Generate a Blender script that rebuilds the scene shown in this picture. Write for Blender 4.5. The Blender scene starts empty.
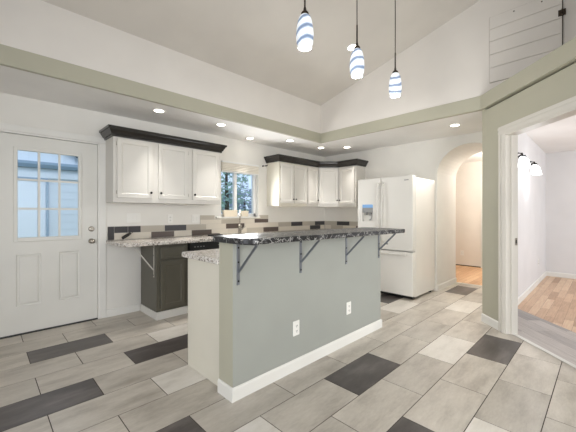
import bpy, bmesh, math, random
from mathutils import Vector, Matrix
random.seed(4)
PI = math.pi
S = bpy.context.scene
COL = S.collection

# ------------------------------------------------------------------ camera, sky, lights, exposure
cd = bpy.data.cameras.new('camera'); cam = bpy.data.objects.new('camera', cd); COL.objects.link(cam)
cam.location = (0, 0, 1.22)
cam.rotation_euler = (PI/2, 0, math.radians(45.5 - 90))
cd.sensor_width = 36; cd.lens = 313.0/576*36; cd.shift_y = -2.5/576
cd.clip_start = 0.05; cd.clip_end = 200
S.camera = cam
S.view_settings.view_transform = 'Standard'; S.view_settings.look = 'None'
S.view_settings.gamma = 1; S.view_settings.use_curve_mapping = False
S.view_settings.exposure = 0.39

w = bpy.data.worlds.new('sky'); S.world = w; w.use_nodes = True
bg = w.node_tree.nodes['Background']
bg.inputs[0].default_value = (0.66, 0.80, 1.0, 1); bg.inputs[1].default_value = 0.95

def area(name, loc, target, sx, sy, power, colr):
    l = bpy.data.lights.new(name, 'AREA'); l.shape = 'RECTANGLE'; l.size = sx; l.size_y = sy
    l.energy = power; l.color = colr
    o = bpy.data.objects.new(name, l); COL.objects.link(o); o.location = loc
    d = Vector(target) - Vector(loc); o.rotation_euler = d.to_track_quat('-Z', 'Y').to_euler()
    return o
area('rear_fill', (0.2, -2.9, 1.5), (0.2, 0, 1.4), 3.0, 2.0, 26, (1.0, 0.985, 0.97))  # added fill lamp behind the camera, just inside the unseen rear window
kw = area('daylight_kitchen_window', (2.98, 4.10, 1.42), (3.1, 1.5, 1.6), 0.62, 0.45, 13, (0.97, 0.985, 1.0)); kw.data.spread = math.radians(150)
area('right_rear_fill', (0.9, -1.7, 1.1), (4.5, 2.3, 0.8), 1.0, 1.8, 30, (1.0, 1.0, 0.995)).data.spread = math.radians(115)  # added fill lamp right behind the camera, no opening modelled for it
area('left_fill', (-1.7, 0.6, 1.4), (1.2, 2.6, 0.3), 2.4, 1.4, 23, (0.97, 0.98, 1.0)).data.spread = math.radians(125)  # added fill lamp by the unseen left wall, aimed at the floor
area('side_room_fill', (5.6, -2.6, 1.6), (6.2, 1.0, 1.2), 2.4, 1.6, 48, (0.97, 0.985, 1.0))  # added lamp brightening the side room from its unseen end
sun = bpy.data.lights.new('sun', 'SUN'); sun.energy = 1.05; sun.angle = math.radians(20); sun.color = (1, .98, .95)
so = bpy.data.objects.new('sun', sun); COL.objects.link(so); so.rotation_euler = Vector((.12, .55, -.85)).to_track_quat('-Z', 'Y').to_euler()
def point(name, loc, power, colr, r=0.06):
    l = bpy.data.lights.new(name, 'POINT'); l.energy = power; l.color = colr; l.shadow_soft_size = r
    o = bpy.data.objects.new(name, l); COL.objects.link(o); o.location = loc; return o
point('hall_ceiling_bulb', (7.0, 1.2, 2.15), 40, (1.0, 0.97, 0.93), 0.12)
WARM = (1.0, 0.975, 0.945)

# ------------------------------------------------------------------ helpers
class MB:
    """collects shapes, then links them as ONE mesh object"""
    def __init__(s): s.bm = bmesh.new(); s.mi = 0
    def face(s, pts):
        f = s.bm.faces.new([s.bm.verts.new(p) for p in pts]); f.material_index = s.mi; return f
    def box(s, x0, y0, z0, x1, y1, z1):
        v = [s.bm.verts.new((x, y, z)) for x in (x0, x1) for y in (y0, y1) for z in (z0, z1)]
        for q in ((0,1,3,2),(4,6,7,5),(0,4,5,1),(2,3,7,6),(0,2,6,4),(1,5,7,3)):
            f = s.bm.faces.new([v[i] for i in q]); f.material_index = s.mi
        return s
    def prism(s, poly, z0, z1, axes='xyz'):
        """extrude a 2D polygon; axes 'xyz': poly in xy along z; 'yzx': poly in yz along x; 'xzy'"""
        def P(a, b, c):
            d = dict(zip(axes, (a, b, c))); return (d['x'], d['y'], d['z'])
        n = len(poly)
        a = [s.bm.verts.new(P(p[0], p[1], z0)) for p in poly]; b = [s.bm.verts.new(P(p[0], p[1], z1)) for p in poly]
        fs = [s.bm.faces.new(a[::-1]), s.bm.faces.new(b)]
        for i in range(n): fs.append(s.bm.faces.new((a[i], a[(i+1) % n], b[(i+1) % n], b[i])))
        for f in fs: f.material_index = s.mi
        return s
    def bar(s, p, q, wd, th=None, up=(0, 0, 1)):
        """rectangular bar from p to q"""
        th = th or wd; p = Vector(p); q = Vector(q); d = (q-p).normalized()
        u = Vector(up)
        if abs(d.dot(u)) > .99: u = Vector((1, 0, 0))
        r = d.cross(u).normalized()*wd/2; t = r.normalized().cross(d)*th/2
        a = [s.bm.verts.new(p+i*r+j*t) for i, j in ((-1,-1),(1,-1),(1,1),(-1,1))]
        b = [s.bm.verts.new(q+i*r+j*t) for i, j in ((-1,-1),(1,-1),(1,1),(-1,1))]
        fs = [s.bm.faces.new(a[::-1]), s.bm.faces.new(b)]+[s.bm.faces.new((a[i], a[(i+1)%4], b[(i+1)%4], b[i])) for i in range(4)]
        for f in fs: f.material_index = s.mi
        return s
    def tube(s, pts, r, n=10):
        pts = [Vector(p) for p in pts]; rs = r if isinstance(r, (list, tuple)) else [r]*len(pts); rings = []
        ref = Vector((0.3, 0.9, 0.31)).normalized()
        for i, p in enumerate(pts):
            d = (pts[min(i+1, len(pts)-1)]-pts[max(i-1, 0)]).normalized()
            u = d.cross(ref).normalized(); v = d.cross(u)
            rings.append([s.bm.verts.new(p+(u*math.cos(2*PI*k/n)+v*math.sin(2*PI*k/n))*rs[i]) for k in range(n)])
        for a, b in zip(rings, rings[1:]):
            for k in range(n):
                f = s.bm.faces.new((a[k], a[(k+1)%n], b[(k+1)%n], b[k])); f.smooth = True; f.material_index = s.mi
        for rg in (rings[0][::-1], rings[-1]):
            f = s.bm.faces.new(rg); f.material_index = s.mi
        return s
    def lathe(s, prof, c=(0, 0, 0), axis='z', n=24, cap=True):
        """prof: (radius, along)"""
        rings = []
        for r, h in prof:
            ring = []
            for k in range(n):
                a = 2*PI*k/n; x, y = r*math.cos(a), r*math.sin(a)
                v = {'z': (x, y, h), 'y': (x, h, y), 'x': (h, x, y)}[axis]
                ring.append(s.bm.verts.new(Vector(v)+Vector(c)))
            rings.append(ring)
        for a, b in zip(rings, rings[1:]):
            for k in range(n):
                f = s.bm.faces.new((a[k], a[(k+1)%n], b[(k+1)%n], b[k])); f.smooth = True; f.material_index = s.mi
        if cap:
            for rg, (r, h) in ((rings[0], prof[0]), (rings[-1], prof[-1])):
                f = s.bm.faces.new(rg); f.material_index = s.mi
        return s
    def sweep(s, path, prof):
        """prof [(out, z)] carried along a 2D path with mitred corners; 'out' = right of travel"""
        n = len(path); P = [Vector(p) for p in path]; offs = []
        nr = []
        for a, b in zip(P, P[1:]):
            d = (b-a).normalized(); nr.append(Vector((d.y, -d.x)))
        for i in range(n):
            if i == 0: offs.append(nr[0])
            elif i == n-1: offs.append(nr[-1])
            else: offs.append((nr[i-1]+nr[i])/(1+nr[i-1].dot(nr[i])))
        rings = [[s.bm.verts.new((P[i].x+offs[i].x*o, P[i].y+offs[i].y*o, z)) for o, z in prof] for i in range(n)]
        m = len(prof)
        for a, b in zip(rings, rings[1:]):
            for k in range(m):
                f = s.bm.faces.new((a[k], b[k], b[(k+1)%m], a[(k+1)%m])); f.material_index = s.mi
        for rg in (rings[0], rings[-1][::-1]):
            f = s.bm.faces.new(rg); f.material_index = s.mi
        return s
    def slab(s, x0, z0, x1, z1, y, t, rail=0.0, dep=0.0, bev=0.008):
        """a door leaf facing -y: front at y, thickness t, with a recessed centre panel"""
        if not rail: return s.box(x0, y, z0, x1, y+t, z1)
        def rect(i, yy): return [(x0+i, yy, z0+i), (x1-i, yy, z0+i), (x1-i, yy, z1-i), (x0+i, yy, z1-i)]
        L = [rect(0, y+t), rect(0, y+.002), rect(.003, y), rect(rail, y), rect(rail+bev, y+dep)]
        R = [[s.bm.verts.new(p) for p in r] for r in L]
        fs = []
        for a, b in zip(R, R[1:]):
            for k in range(4): fs.append(s.bm.faces.new((a[k], a[(k+1)%4], b[(k+1)%4], b[k])))
        fs.append(s.bm.faces.new(R[0][::-1])); fs.append(s.bm.faces.new(R[-1]))
        for f in fs: f.material_index = s.mi
        return s
    def build(s, name, mats, parent=None, bevel=0, seg=2):
        bmesh.ops.recalc_face_normals(s.bm, faces=s.bm.faces)
        me = bpy.data.meshes.new(name); s.bm.to_mesh(me); s.bm.free()
        for m in (mats if isinstance(mats, (list, tuple)) else [mats]): me.materials.append(m)
        o = bpy.data.objects.new(name, me); COL.objects.link(o)
        if parent: o.parent = parent
        if bevel:
            b = o.modifiers.new('bevel', 'BEVEL'); b.width = bevel; b.segments = seg; b.limit_method = 'ANGLE'; b.angle_limit = math.radians(40)
        return o

def tag(o, label, cat, group=None):
    o['label'] = label; o['category'] = cat
    if group: o['group'] = group
    return o
def struct(o, label=None, cat=None):
    o['kind'] = 'structure'
    if label: o['label'] = label
    if cat: o['category'] = cat
    return o
def thing(name, label, cat, loc=(0, 0, 0), rz=0, group=None):
    o = bpy.data.objects.new(name, None); COL.objects.link(o); o.empty_display_size = .1
    o.location = loc; o.rotation_euler = (0, 0, rz); return tag(o, label, cat, group)
def dup(root, loc, rz, label):
    r = root.copy(); COL.objects.link(r); r.location = loc; r.rotation_euler = (0, 0, rz); r['label'] = label
    for ch in list(root.children):
        c2 = ch.copy(); COL.objects.link(c2); c2.parent = r
        for g in list(ch.children):
            d = g.copy(); COL.objects.link(d); d.parent = c2
    return r
def wall_cells(mb, xs, zs, holes, y0, y1):
    """a wall in the xz plane with rectangular holes: cells between the grid lines"""
    for i in range(len(xs)-1):
        for j in range(len(zs)-1):
            cx, cz = (xs[i]+xs[i+1])/2, (zs[j]+zs[j+1])/2
            if any(h[0] < cx < h[2] and h[1] < cz < h[3] for h in holes): continue
            mb.box(xs[i], y0, zs[j], xs[i+1], y1, zs[j+1])
def round_poly(pts, rad, n=6):
    """2D polygon with its corners rounded (rad per corner)"""
    out = []; N = len(pts)
    for i in range(N):
        p = Vector(pts[i]); a = Vector(pts[i-1]); b = Vector(pts[(i+1) % N]); r = rad[i]
        if r <= 0: out.append((p.x, p.y)); continue
        u = (a-p).normalized(); v = (b-p).normalized()
        for k in range(n+1):
            t = k/n; q = (p+u*r)*(1-t)**2 + p*2*t*(1-t) + (p+v*r)*t*t; out.append((q.x, q.y))
    return out

# ------------------------------------------------------------------ materials
def lin(r, g, b):
    f = lambda c: (c/255/12.92) if c/255 <= .04045 else ((c/255+.055)/1.055)**2.4
    return (f(r), f(g), f(b), 1)
def base(name):
    m = bpy.data.materials.new(name); m.use_nodes = True; nt = m.node_tree
    return m, nt, nt.nodes['Principled BSDF']
def coords(nt, scale=(1, 1, 1), rot=(0, 0, 0)):
    tc = nt.nodes.new('ShaderNodeTexCoord'); mp = nt.nodes.new('ShaderNodeMapping')
    nt.links.new(tc.outputs['Object'], mp.inputs[0]); mp.inputs['Scale'].default_value = scale; mp.inputs['Rotation'].default_value = rot
    return mp.outputs[0]
def noise(nt, vec, scale, detail=4, rough=.55):
    n = nt.nodes.new('ShaderNodeTexNoise'); n.inputs['Scale'].default_value = scale
    n.inputs['Detail'].default_value = detail; n.inputs['Roughness'].default_value = rough
    nt.links.new(vec, n.inputs['Vector']); return n.outputs['Fac']
def ramp(nt, fac, stops, interp='LINEAR'):
    r = nt.nodes.new('ShaderNodeValToRGB'); r.color_ramp.interpolation = interp
    e = r.color_ramp.elements
    while len(e) < len(stops): e.new(.5)
    for k, (p, c) in enumerate(stops): e[k].position = p; e[k].color = c
    nt.links.new(fac, r.inputs[0]); return r.outputs[0]
def bump(nt, bs, fac, strength, dist=.002):
    b = nt.nodes.new('ShaderNodeBump'); b.inputs['Strength'].default_value = strength; b.inputs['Distance'].default_value = dist
    nt.links.new(fac, b.inputs['Height']); nt.links.new(b.outputs[0], bs.inputs['Normal'])
def mix(nt, fac, a, b, mode='MIX'):
    m = nt.nodes.new('ShaderNodeMix'); m.data_type = 'RGBA'; m.blend_type = mode
    for s_, v in ((0, fac), (6, a), (7, b)):
        if isinstance(v, (int, float)): m.inputs[s_].default_value = v
        elif isinstance(v, tuple): m.inputs[s_].default_value = v
        else: nt.links.new(v, m.inputs[s_])
    return m.outputs[2]
def paint(name, c, rough=.6, tex=.08, scale=140):
    m, nt, bs = base(name); v = coords(nt)
    f = noise(nt, v, 2.2, 2); k = lambda g: tuple(min(1, x*g) for x in lin(*c)[:3])+(1,)
    nt.links.new(ramp(nt, f, [(.3, k(.97)), (.7, k(1.03))]), bs.inputs['Base Color'])
    bs.inputs['Roughness'].default_value = rough
    if tex: bump(nt, bs, noise(nt, v, scale, 3), tex, .003)
    return m
def metal(name, c, rough=.3):
    m, nt, bs = base(name); bs.inputs['Base Color'].default_value = lin(*c); bs.inputs['Metallic'].default_value = 1
    v = coords(nt); f = noise(nt, v, 60, 2)
    r = nt.nodes.new('ShaderNodeMapRange'); nt.links.new(f, r.inputs[0]); r.inputs[3].default_value = rough*.8; r.inputs[4].default_value = rough*1.2
    nt.links.new(r.outputs[0], bs.inputs['Roughness']); return m
def emit(name, c, s):
    m = bpy.data.materials.new(name); m.use_nodes = True; nt = m.node_tree; nt.nodes.clear()
    e = nt.nodes.new('ShaderNodeEmission'); o = nt.nodes.new('ShaderNodeOutputMaterial')
    e.inputs[0].default_value = c; e.inputs[1].default_value = s; nt.links.new(e.outputs[0], o.inputs[0]); return m

WALL = paint('wall_paint', (225, 222, 215), .7, .15)
UPPER = paint('upper_wall_paint', (222, 217, 210), .7, .15)
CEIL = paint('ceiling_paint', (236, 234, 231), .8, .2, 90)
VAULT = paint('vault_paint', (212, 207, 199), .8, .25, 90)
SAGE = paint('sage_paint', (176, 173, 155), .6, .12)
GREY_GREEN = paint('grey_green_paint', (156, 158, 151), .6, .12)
CASING = paint('casing_white', (212, 208, 199), .45, .02)
TRIMW = paint('trim_white', (226, 224, 218), .4, .03)
DOORW = paint('door_white', (220, 218, 211), .4, .03)
CABW = paint('cabinet_white', (212, 208, 200), .38, .03)
CABI = paint('cabinet_side', (214, 209, 194), .6, .03)
CABD = paint('cabinet_dark', (92, 89, 78), .42, .05)
CROWN = paint('crown_dark', (44, 41, 38), .24, .03)
FRIDGE = paint('fridge_enamel', (214, 211, 204), .3, .02, 260)
BLACKP = paint('black_plastic', (24, 24, 25), .35, .02)
BLACKM = metal('black_metal', (40, 38, 36), .4)
STEELG = metal('bracket_steel', (138, 142, 150), .5)
STEELW = paint('bracket_white', (196, 192, 182), .4, 0)
NICKEL = metal('nickel', (176, 170, 160), .28)
CHROME = metal('chrome', (208, 204, 196), .16)
BRONZE = metal('bronze', (74, 66, 58), .4)
PLASTIC = paint('switch_plastic', (232, 230, 224), .35, 0)
SLOT = paint('socket_slot', (60, 58, 55), .5, 0)
GREYP = paint('grey_plastic', (130, 130, 128), .4, 0)
LCD = emit('display', (.22, .38, .62, 1), .9)
LENS = emit('downlight_lens', (1, .93, .82, 1), 9)
ROLLER = paint('blind_cloth', (226, 220, 208), .8, .2, 220)
HALLW = paint('hall_paint', (228, 221, 211), .7, .1)
ROOMW = paint('side_room_paint', (216, 214, 213), .7, .1)
VINYLW = paint('window_vinyl', (232, 232, 230), .35, 0)

m, nt, bs = base('window_glass'); GLASS = m
nt.nodes.remove(bs)
tr = nt.nodes.new('ShaderNodeBsdfTransparent'); gl = nt.nodes.new('ShaderNodeBsdfGlossy'); gl.inputs['Roughness'].default_value = .02
fr = nt.nodes.new('ShaderNodeFresnel'); fr.inputs[0].default_value = 1.18; mx = nt.nodes.new('ShaderNodeMixShader')
tr.inputs[0].default_value = (.95, .98, 1, 1)
nt.links.new(fr.outputs[0], mx.inputs[0]); nt.links.new(tr.outputs[0], mx.inputs[1]); nt.links.new(gl.outputs[0], mx.inputs[2])
nt.links.new(mx.outputs[0], nt.nodes['Material Output'].inputs[0])

def tile_mat(name, dark, mid, light, rough, spread=.10):
    """porcelain with veins along the tile; per-face 'tile' value shifts the veins and tone"""
    m, nt, bs = base(name)
    at = nt.nodes.new('ShaderNodeAttribute'); at.attribute_name = 'tile'
    tc = nt.nodes.new('ShaderNodeTexCoord'); mp = nt.nodes.new('ShaderNodeMapping'); nt.links.new(tc.outputs['Object'], mp.inputs[0])
    mp.inputs['Scale'].default_value = (1.0, 3.2, 1)
    ad = nt.nodes.new('ShaderNodeVectorMath'); ad.operation = 'MULTIPLY_ADD'
    nt.links.new(at.outputs['Fac'], ad.inputs[0]); ad.inputs[1].default_value = (37, 53, 11); nt.links.new(mp.outputs[0], ad.inputs[2])
    f = noise(nt, ad.outputs[0], 2.3, 7, .6)
    c = ramp(nt, f, [(.30, lin(*dark)), (.5, lin(*mid)), (.72, lin(*light))])
    f2 = noise(nt, ad.outputs[0], 26, 4, .7)
    c = mix(nt, .10, c, ramp(nt, f2, [(.3, (.1, .1, .1, 1)), (.7, (.9, .9, .9, 1))]), 'OVERLAY')
    tone = ramp(nt, at.outputs['Fac'], [(0, (1-spread,)*3+(1,)), (1, (1, 1, 1, 1))])
    c = mix(nt, 1.0, c, tone, 'MULTIPLY')
    nt.links.new(c, bs.inputs['Base Color']); bs.inputs['Roughness'].default_value = rough
    bump(nt, bs, f2, .05, .002); return m
TILE_M = tile_mat('porcelain_grey', (166, 157, 145), (193, 185, 173), (208, 200, 188), .34, .17)
TILE_D = tile_mat('porcelain_charcoal', (66, 60, 57), (80, 74, 71), (112, 105, 101), .34)
TILE_L = tile_mat('porcelain_pale', (198, 191, 181), (216, 210, 200), (226, 220, 212), .34)
GROUT = paint('grout', (70, 62, 55), .9, .1)

def granite(name, stops, vein, rough, sc=26):
    m, nt, bs = base(name); v = coords(nt)
    f = noise(nt, v, sc, 6, .72); c = ramp(nt, f, stops, 'LINEAR')
    vo = nt.nodes.new('ShaderNodeTexVoronoi'); vo.inputs['Scale'].default_value = 95; nt.links.new(v, vo.inputs['Vector'])
    sp = ramp(nt, vo.outputs['Distance'], [(.0, (0, 0, 0, 1)), (.28, (0, 0, 0, 1)), (.34, (1, 1, 1, 1))])
    c = mix(nt, .25, c, sp, 'MULTIPLY')
    f2 = noise(nt, coords(nt, (1, 1, 1), (.3, .2, .7)), 9, 5, .65)
    vm = ramp(nt, f2, [(.484, (0, 0, 0, 1)), (.498, (1, 1, 1, 1)), (.512, (0, 0, 0, 1))])
    c = mix(nt, vm, c, lin(*vein)); nt.links.new(c, bs.inputs['Base Color'])
    bs.inputs['Roughness'].default_value = rough; return m
GRANITE_D = granite('bar_granite', [(.48, lin(20, 20, 22)), (.58, lin(46, 46, 48)), (.66, lin(96, 96, 98)), (.76, lin(180, 178, 174))], (200, 198, 194), .36, 22)
GRANITE_L = granite('counter_granite', [(.34, lin(58, 50, 45)), (.43, lin(132, 122, 112)), (.51, lin(208, 201, 192)), (.7, lin(226, 221, 214))], (232, 228, 222), .2, 48)

def planks(name, cols, width, length, rz, rough):
    m, nt, bs = base(name); v = coords(nt, (1, 1, 1), (0, 0, rz))
    br = nt.nodes.new('ShaderNodeTexBrick'); nt.links.new(v, br.inputs['Vector'])
    br.inputs['Scale'].default_value = 1; br.inputs['Brick Width'].default_value = length; br.inputs['Row Height'].default_value = width
    br.inputs['Mortar Size'].default_value = .0012; br.inputs['Bias'].default_value = 0
    br.inputs['Color1'].default_value = (0, 0, 0, 1); br.inputs['Color2'].default_value = (1, 1, 1, 1); br.inputs['Mortar'].default_value = (.5, .5, .5, 1)
    br.offset = .37
    f = noise(nt, coords(nt, (1, 1, 1), (0, 0, rz)), 3, 3)
    st = nt.nodes.new('ShaderNodeMapping'); nt.links.new(v, st.inputs[0]); st.inputs['Scale'].default_value = (1.5, 22, 1)
    g = noise(nt, st.outputs[0], 3, 5, .6)
    c = ramp(nt, br.outputs['Color'], [(0, lin(*cols[0])), (.5, lin(*cols[1])), (1, lin(*cols[2]))])
    c = mix(nt, .35, c, ramp(nt, g, [(.3, (.25, .25, .25, 1)), (.7, (.75, .75, .75, 1))]), 'OVERLAY')
    c = mix(nt, br.outputs['Fac'], c, lin(*cols[3])); nt.links.new(c, bs.inputs['Base Color'])
    bs.inputs['Roughness'].default_value = rough; return m
WOOD = planks('maple_planks', [(178, 142, 114), (202, 168, 138), (218, 188, 158), (134, 102, 78)], .085, .6, 0, .4)
HALLWOOD = planks('oak_planks', [(196, 150, 108), (212, 170, 128), (224, 188, 148), (140, 98, 66)], .085, .8, 0, .4)
GREYPLANK = planks('grey_vinyl', [(150, 144, 142), (172, 165, 162), (192, 184, 179), (118, 112, 110)], .15, .9, -PI*.25, .45)

# ------------------------------------------------------------------ floor
YA, XB = 4.12, 5.12          # faces of the door wall and of the refrigerator wall
ZC = 2.395                   # flat ceiling
DF = 3.08                    # face of the angled wall: x - y = DF
def clip(poly, a, b, c):     # keep a*x + b*y <= c
    out = []
    for i in range(len(poly)):
        p, q = poly[i-1], poly[i]; dp = a*p[0]+b*p[1]-c; dq = a*q[0]+b*q[1]-c
        if (dp <= 0) != (dq <= 0):
            t = dp/(dp-dq); out.append((p[0]+t*(q[0]-p[0]), p[1]+t*(q[1]-p[1])))
        if dq <= 0: out.append(q)
    return out
DARK = {(10, 0), (7, -1), (8, 2), (4, 0), (3, 5), (1, 9), (1, 3), (6, 12), (4, 16), (-2, 8)}
PALE = {(9, 3), (6, 2), (3, 1), (2, 8), (0, 4), (3, 13), (5, 11), (-3, 5)}
fm = MB(); vals = []
def in_main(q):          # the room in front of the angled wall, and everything deeper than it incl. the passage
    q = clip(clip(clip(clip(q, 1, 0, 6.0), 0, 1, YA+.05), -1, 0, 1.8), 0, -1, 3.0)
    return [p for p in (clip(clip(q, 1, -1, 3.235), 0, 1, .95), clip(q, 0, -1, -.95)) if len(p) > 2]
fm.mi = 3
for g in in_main([(-3, -4), (7, -4), (7, 5), (-3, 5)]): fm.prism(g, -.05, -.0015)
vals += [0]*len(fm.bm.faces)
TX, TY, X0, Y0, GR = .3042, .302, .290, .257, .0028
for k in range(-11, 14):
    for n in range(-8, 20):
        if (n-k) % 2: continue
        x0, y0 = X0+n*TX+GR, Y0+k*TY+GR; x1, y1 = X0+(n+2)*TX-GR, Y0+(k+1)*TY-GR
        r = random.random(); fm.mi = 1 if (k, n) in DARK else 2 if (k, n) in PALE else 0
        for q in in_main([(x0, y0), (x1, y0), (x1, y1), (x0, y1)]):
            a = len(fm.bm.faces); fm.prism(q, -.0015, 0); vals += [r]*(len(fm.bm.faces)-a)
fl = fm.build('floor', [TILE_M, TILE_D, TILE_L, GROUT])
at = fl.data.attributes.new('tile', 'FLOAT', 'FACE'); at.data.foreach_set('value', vals)
struct(fl, 'grey porcelain plank tile floor with scattered charcoal and pale tiles', 'floor')

# ------------------------------------------------------------------ walls
wa = MB()
wall_cells(wa, [-1.8, .06, .975, 2.62, 3.345, 6.0], [0, 1.17, 2.03, ZC+.3], [(.06, 0, .975, 2.03), (2.62, 1.17, 3.345, 2.03)], YA, YA+.16)
wa = wa.build('wall_left', WALL)
bmw = bmesh.new(); bmw.from_mesh(wa.data); bmesh.ops.remove_doubles(bmw, verts=bmw.verts, dist=1e-5); bmw.to_mesh(wa.data); bmw.free()
struct(wa, 'white wall holding the entry door and the kitchen window', 'wall')

arch = [(YA, 0), (1.87, 0), (1.87, 1.815)]
for k in range(1, 24):
    a = PI - PI*k/24; arch.append((1.41-.46*math.cos(a), 1.815+.44*math.sin(a)))
arch += [(.95, 1.815), (.95, 0), (.90, 0), (.90, ZC+.1), (YA, ZC+.1)]
# the wall is built as strips so that the arch needs no odd n-gons
wb = MB()
def strips(mb, prof, ztop, x0, x1):
    for (y0_, z0_), (y1_, z1_) in zip(prof, prof[1:]):
        if abs(y0_-y1_) < 1e-6: continue
        mb.prism([(y0_, z0_), (y1_, z1_), (y1_, ztop), (y0_, ztop)], x0, x1, 'yzx')
wb.box(XB, 1.87, 0, 6.0, YA, ZC+.1)
strips(wb, arch[2:26], ZC+.1, XB, 6.0)
wb.box(XB, .857, 0, 6.0, .95, ZC+.1)
wb = wb.build('wall_back', WALL)
bmw = bmesh.new(); bmw.from_mesh(wb.data); bmesh.ops.remove_doubles(bmw, verts=bmw.verts, dist=1e-4)
bmw.to_mesh(wb.data); bmw.free()
struct(wb, 'white wall behind the refrigerator with a deep arched passage', 'wall')

# angled sage wall with its cased opening.  s runs along the wall from the corner, d into the wall
C0 = Vector((4.07, .99)); SD = Vector((-1, -1)).normalized(); DD = Vector((1, -1)).normalized()
def dg(s, d): p = C0+SD*s+DD*d; return (p.x, p.y)
OS0, OS1, OZ = .38, 1.22, 2.03
ws = MB()
ws.prism([dg(0, 0), dg(OS0, 0), dg(OS0, .115), dg(.02, .115), (4.37, .857), (XB, .857), (XB, .95), (4.11, .95)], 0, ZC-.022)
ws.prism([dg(OS1, 0), dg(3.5, 0), dg(3.5, .115), dg(OS1, .115)], 0, ZC-.022)
ws.prism([dg(OS0, 0), dg(OS1, 0), dg(OS1, .115), dg(OS0, .115)], OZ, ZC-.022)
ws.prism([dg(.06, .05), dg(3.5, .05), dg(3.5, .115), dg(.06, .115)], ZC-.022, ZC+.002)
ws.prism([dg(0, 0), dg(.06, .0), dg(.06, .115), dg(.02, .115), (4.37, .857), (XB, .857), (XB, .95), (4.11, .95)], ZC-.022, ZC-.0)
struct(ws.build('wall_right', SAGE), 'sage green angled wall with a white cased opening', 'wall')
# fascia band around the raised ceiling
def band(name, poly): return struct(MB().prism(poly, ZC-.004, 2.545).build(name, SAGE, bevel=.003), 'sage painted fascia band around the raised ceiling', 'trim')
band('trim_1', [(-1.8, 3.315), (4.02, 3.315), (4.06, 3.355), (-1.8, 3.355)])
band('trim_2', [(4.02, 3.315), (4.015, .995), (4.075, .975), (4.06, 3.355)])
band('trim_3', [dg(.012, -.042), dg(3.5, -.042), dg(3.5, .05), dg(-.01, .05)])

cl = MB()
cl.prism([(-1.8, 3.34), (4.05, 3.34), (4.05, .97), (4.30, .87), (XB+.02, .87), (XB+.02, YA+.01), (-1.8, YA+.01)], ZC, 2.53)
struct(cl.build('ceiling', CEIL), 'flat lower white ceiling around the kitchen edge', 'ceiling')
uw = MB()
uw.box(-1.8, 3.325, 2.53, 4.14, 3.43, 3.2); uw = uw.build('wall_upper_left', UPPER); struct(uw, 'white upper wall above the fascia, left side', 'wall')
def zv(y): return 3.012+.268*(3.315-y)
ub = MB().prism([(3.33, 2.53), (-3.0, 2.53), (-3.0, zv(-3.0)+.1), (3.33, zv(3.33)+.1)], 4.03, 4.13, 'yzx').build('wall_upper_back', UPPER)
struct(ub, 'white upper gable wall above the fascia with an access hatch', 'wall')
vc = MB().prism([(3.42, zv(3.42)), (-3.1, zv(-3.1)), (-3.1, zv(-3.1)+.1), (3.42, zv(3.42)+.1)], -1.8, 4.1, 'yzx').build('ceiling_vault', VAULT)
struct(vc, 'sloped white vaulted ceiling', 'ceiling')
# unseen rest of the room
bk = MB(); wall_cells(bk, [-1.8, -1.3, 1.5, 4.1], [0, .4, 2.5, 5.0], [(-1.3, .4, 1.5, 2.5)], -3.12, -3.0)
struct(bk.build('wall_rear', UPPER), 'white wall behind the camera with a wide window', 'wall')
lf = MB()
for y0, z0, y1, z1 in ((-3.0, 0, -.9, 5), (-.9, 0, 1.7, .7), (-.9, 2.4, 1.7, 5), (1.7, 0, YA+.16, 5)): lf.box(-1.92, y0, z0, -1.8, y1, z1)
struct(lf.build('wall_side', UPPER), 'white wall to the left of the camera', 'wall')

# ------------------------------------------------------------------ side room and hall
fr2 = [(3.9, .655+.005), (4.11, .857), (8.0, .857), (8.0, -3.6), (-.35, -3.6)]
g1 = clip(clip([(1.0, -3.6), (8, -3.6), (8, .87), (1, .87)], -1, 1, -3.235), 1, -1, 4.12)
struct(MB().prism(g1, -.05, 0).build('floor_threshold', GREYPLANK), 'grey vinyl plank strip floor inside the angled opening', 'floor')
g2 = clip([(1.0, -3.6), (8, -3.6), (8, .87), (1, .87)], -1, 1, -4.12)
struct(MB().prism(g2, -.05, .0).build('floor_side_room', WOOD), 'maple plank floor of the side room', 'floor')
sr = MB()
sr.box(XB+.0, .835, 0, 8.0, .857, 2.42); sr.box(4.38, .835, 0, XB, .857, 2.42)
struct(sr.build('wall_side_room_left', ROOMW), 'white side room wall carrying two sconces', 'wall')
struct(MB().box(7.91, -3.6, 0, 8.0, .835, 2.42).build('wall_side_room_far', ROOMW), 'white far wall of the side room', 'wall')
g3 = clip([(1.0, -3.6), (8, -3.6), (8, .87), (1, .87)], -1, 1, -3.12)
struct(MB().prism(g3, 2.40, 2.53).build('ceiling_side_room', CEIL), 'flat white ceiling of the side room', 'ceiling')
struct(MB().box(6.0, .858, -.05, 8.05, 4.6, 0).build('floor_hall', HALLWOOD), 'warm oak plank floor of the hall beyond the arch', 'floor').location.z = 0
struct(MB().box(8.05, .86, 0, 8.15, 4.6, 2.42).build('wall_hall', HALLW), 'cream hall wall seen through the arch', 'wall')
struct(MB().box(6.0, .86, 2.40, 8.15, 4.6, 2.5).build('ceiling_hall', CEIL), 'flat ceiling of the hall', 'ceiling')
struct(MB().box(6.0, .87, 0, 8.05, .93, 2.40).build('wall_hall_right', HALLW), 'hall side wall', 'wall')
struct(MB().box(6.0, 4.5, 0, 8.05, 4.6, 2.40).build('wall_hall_end', HALLW), 'hall end wall', 'wall')
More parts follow.
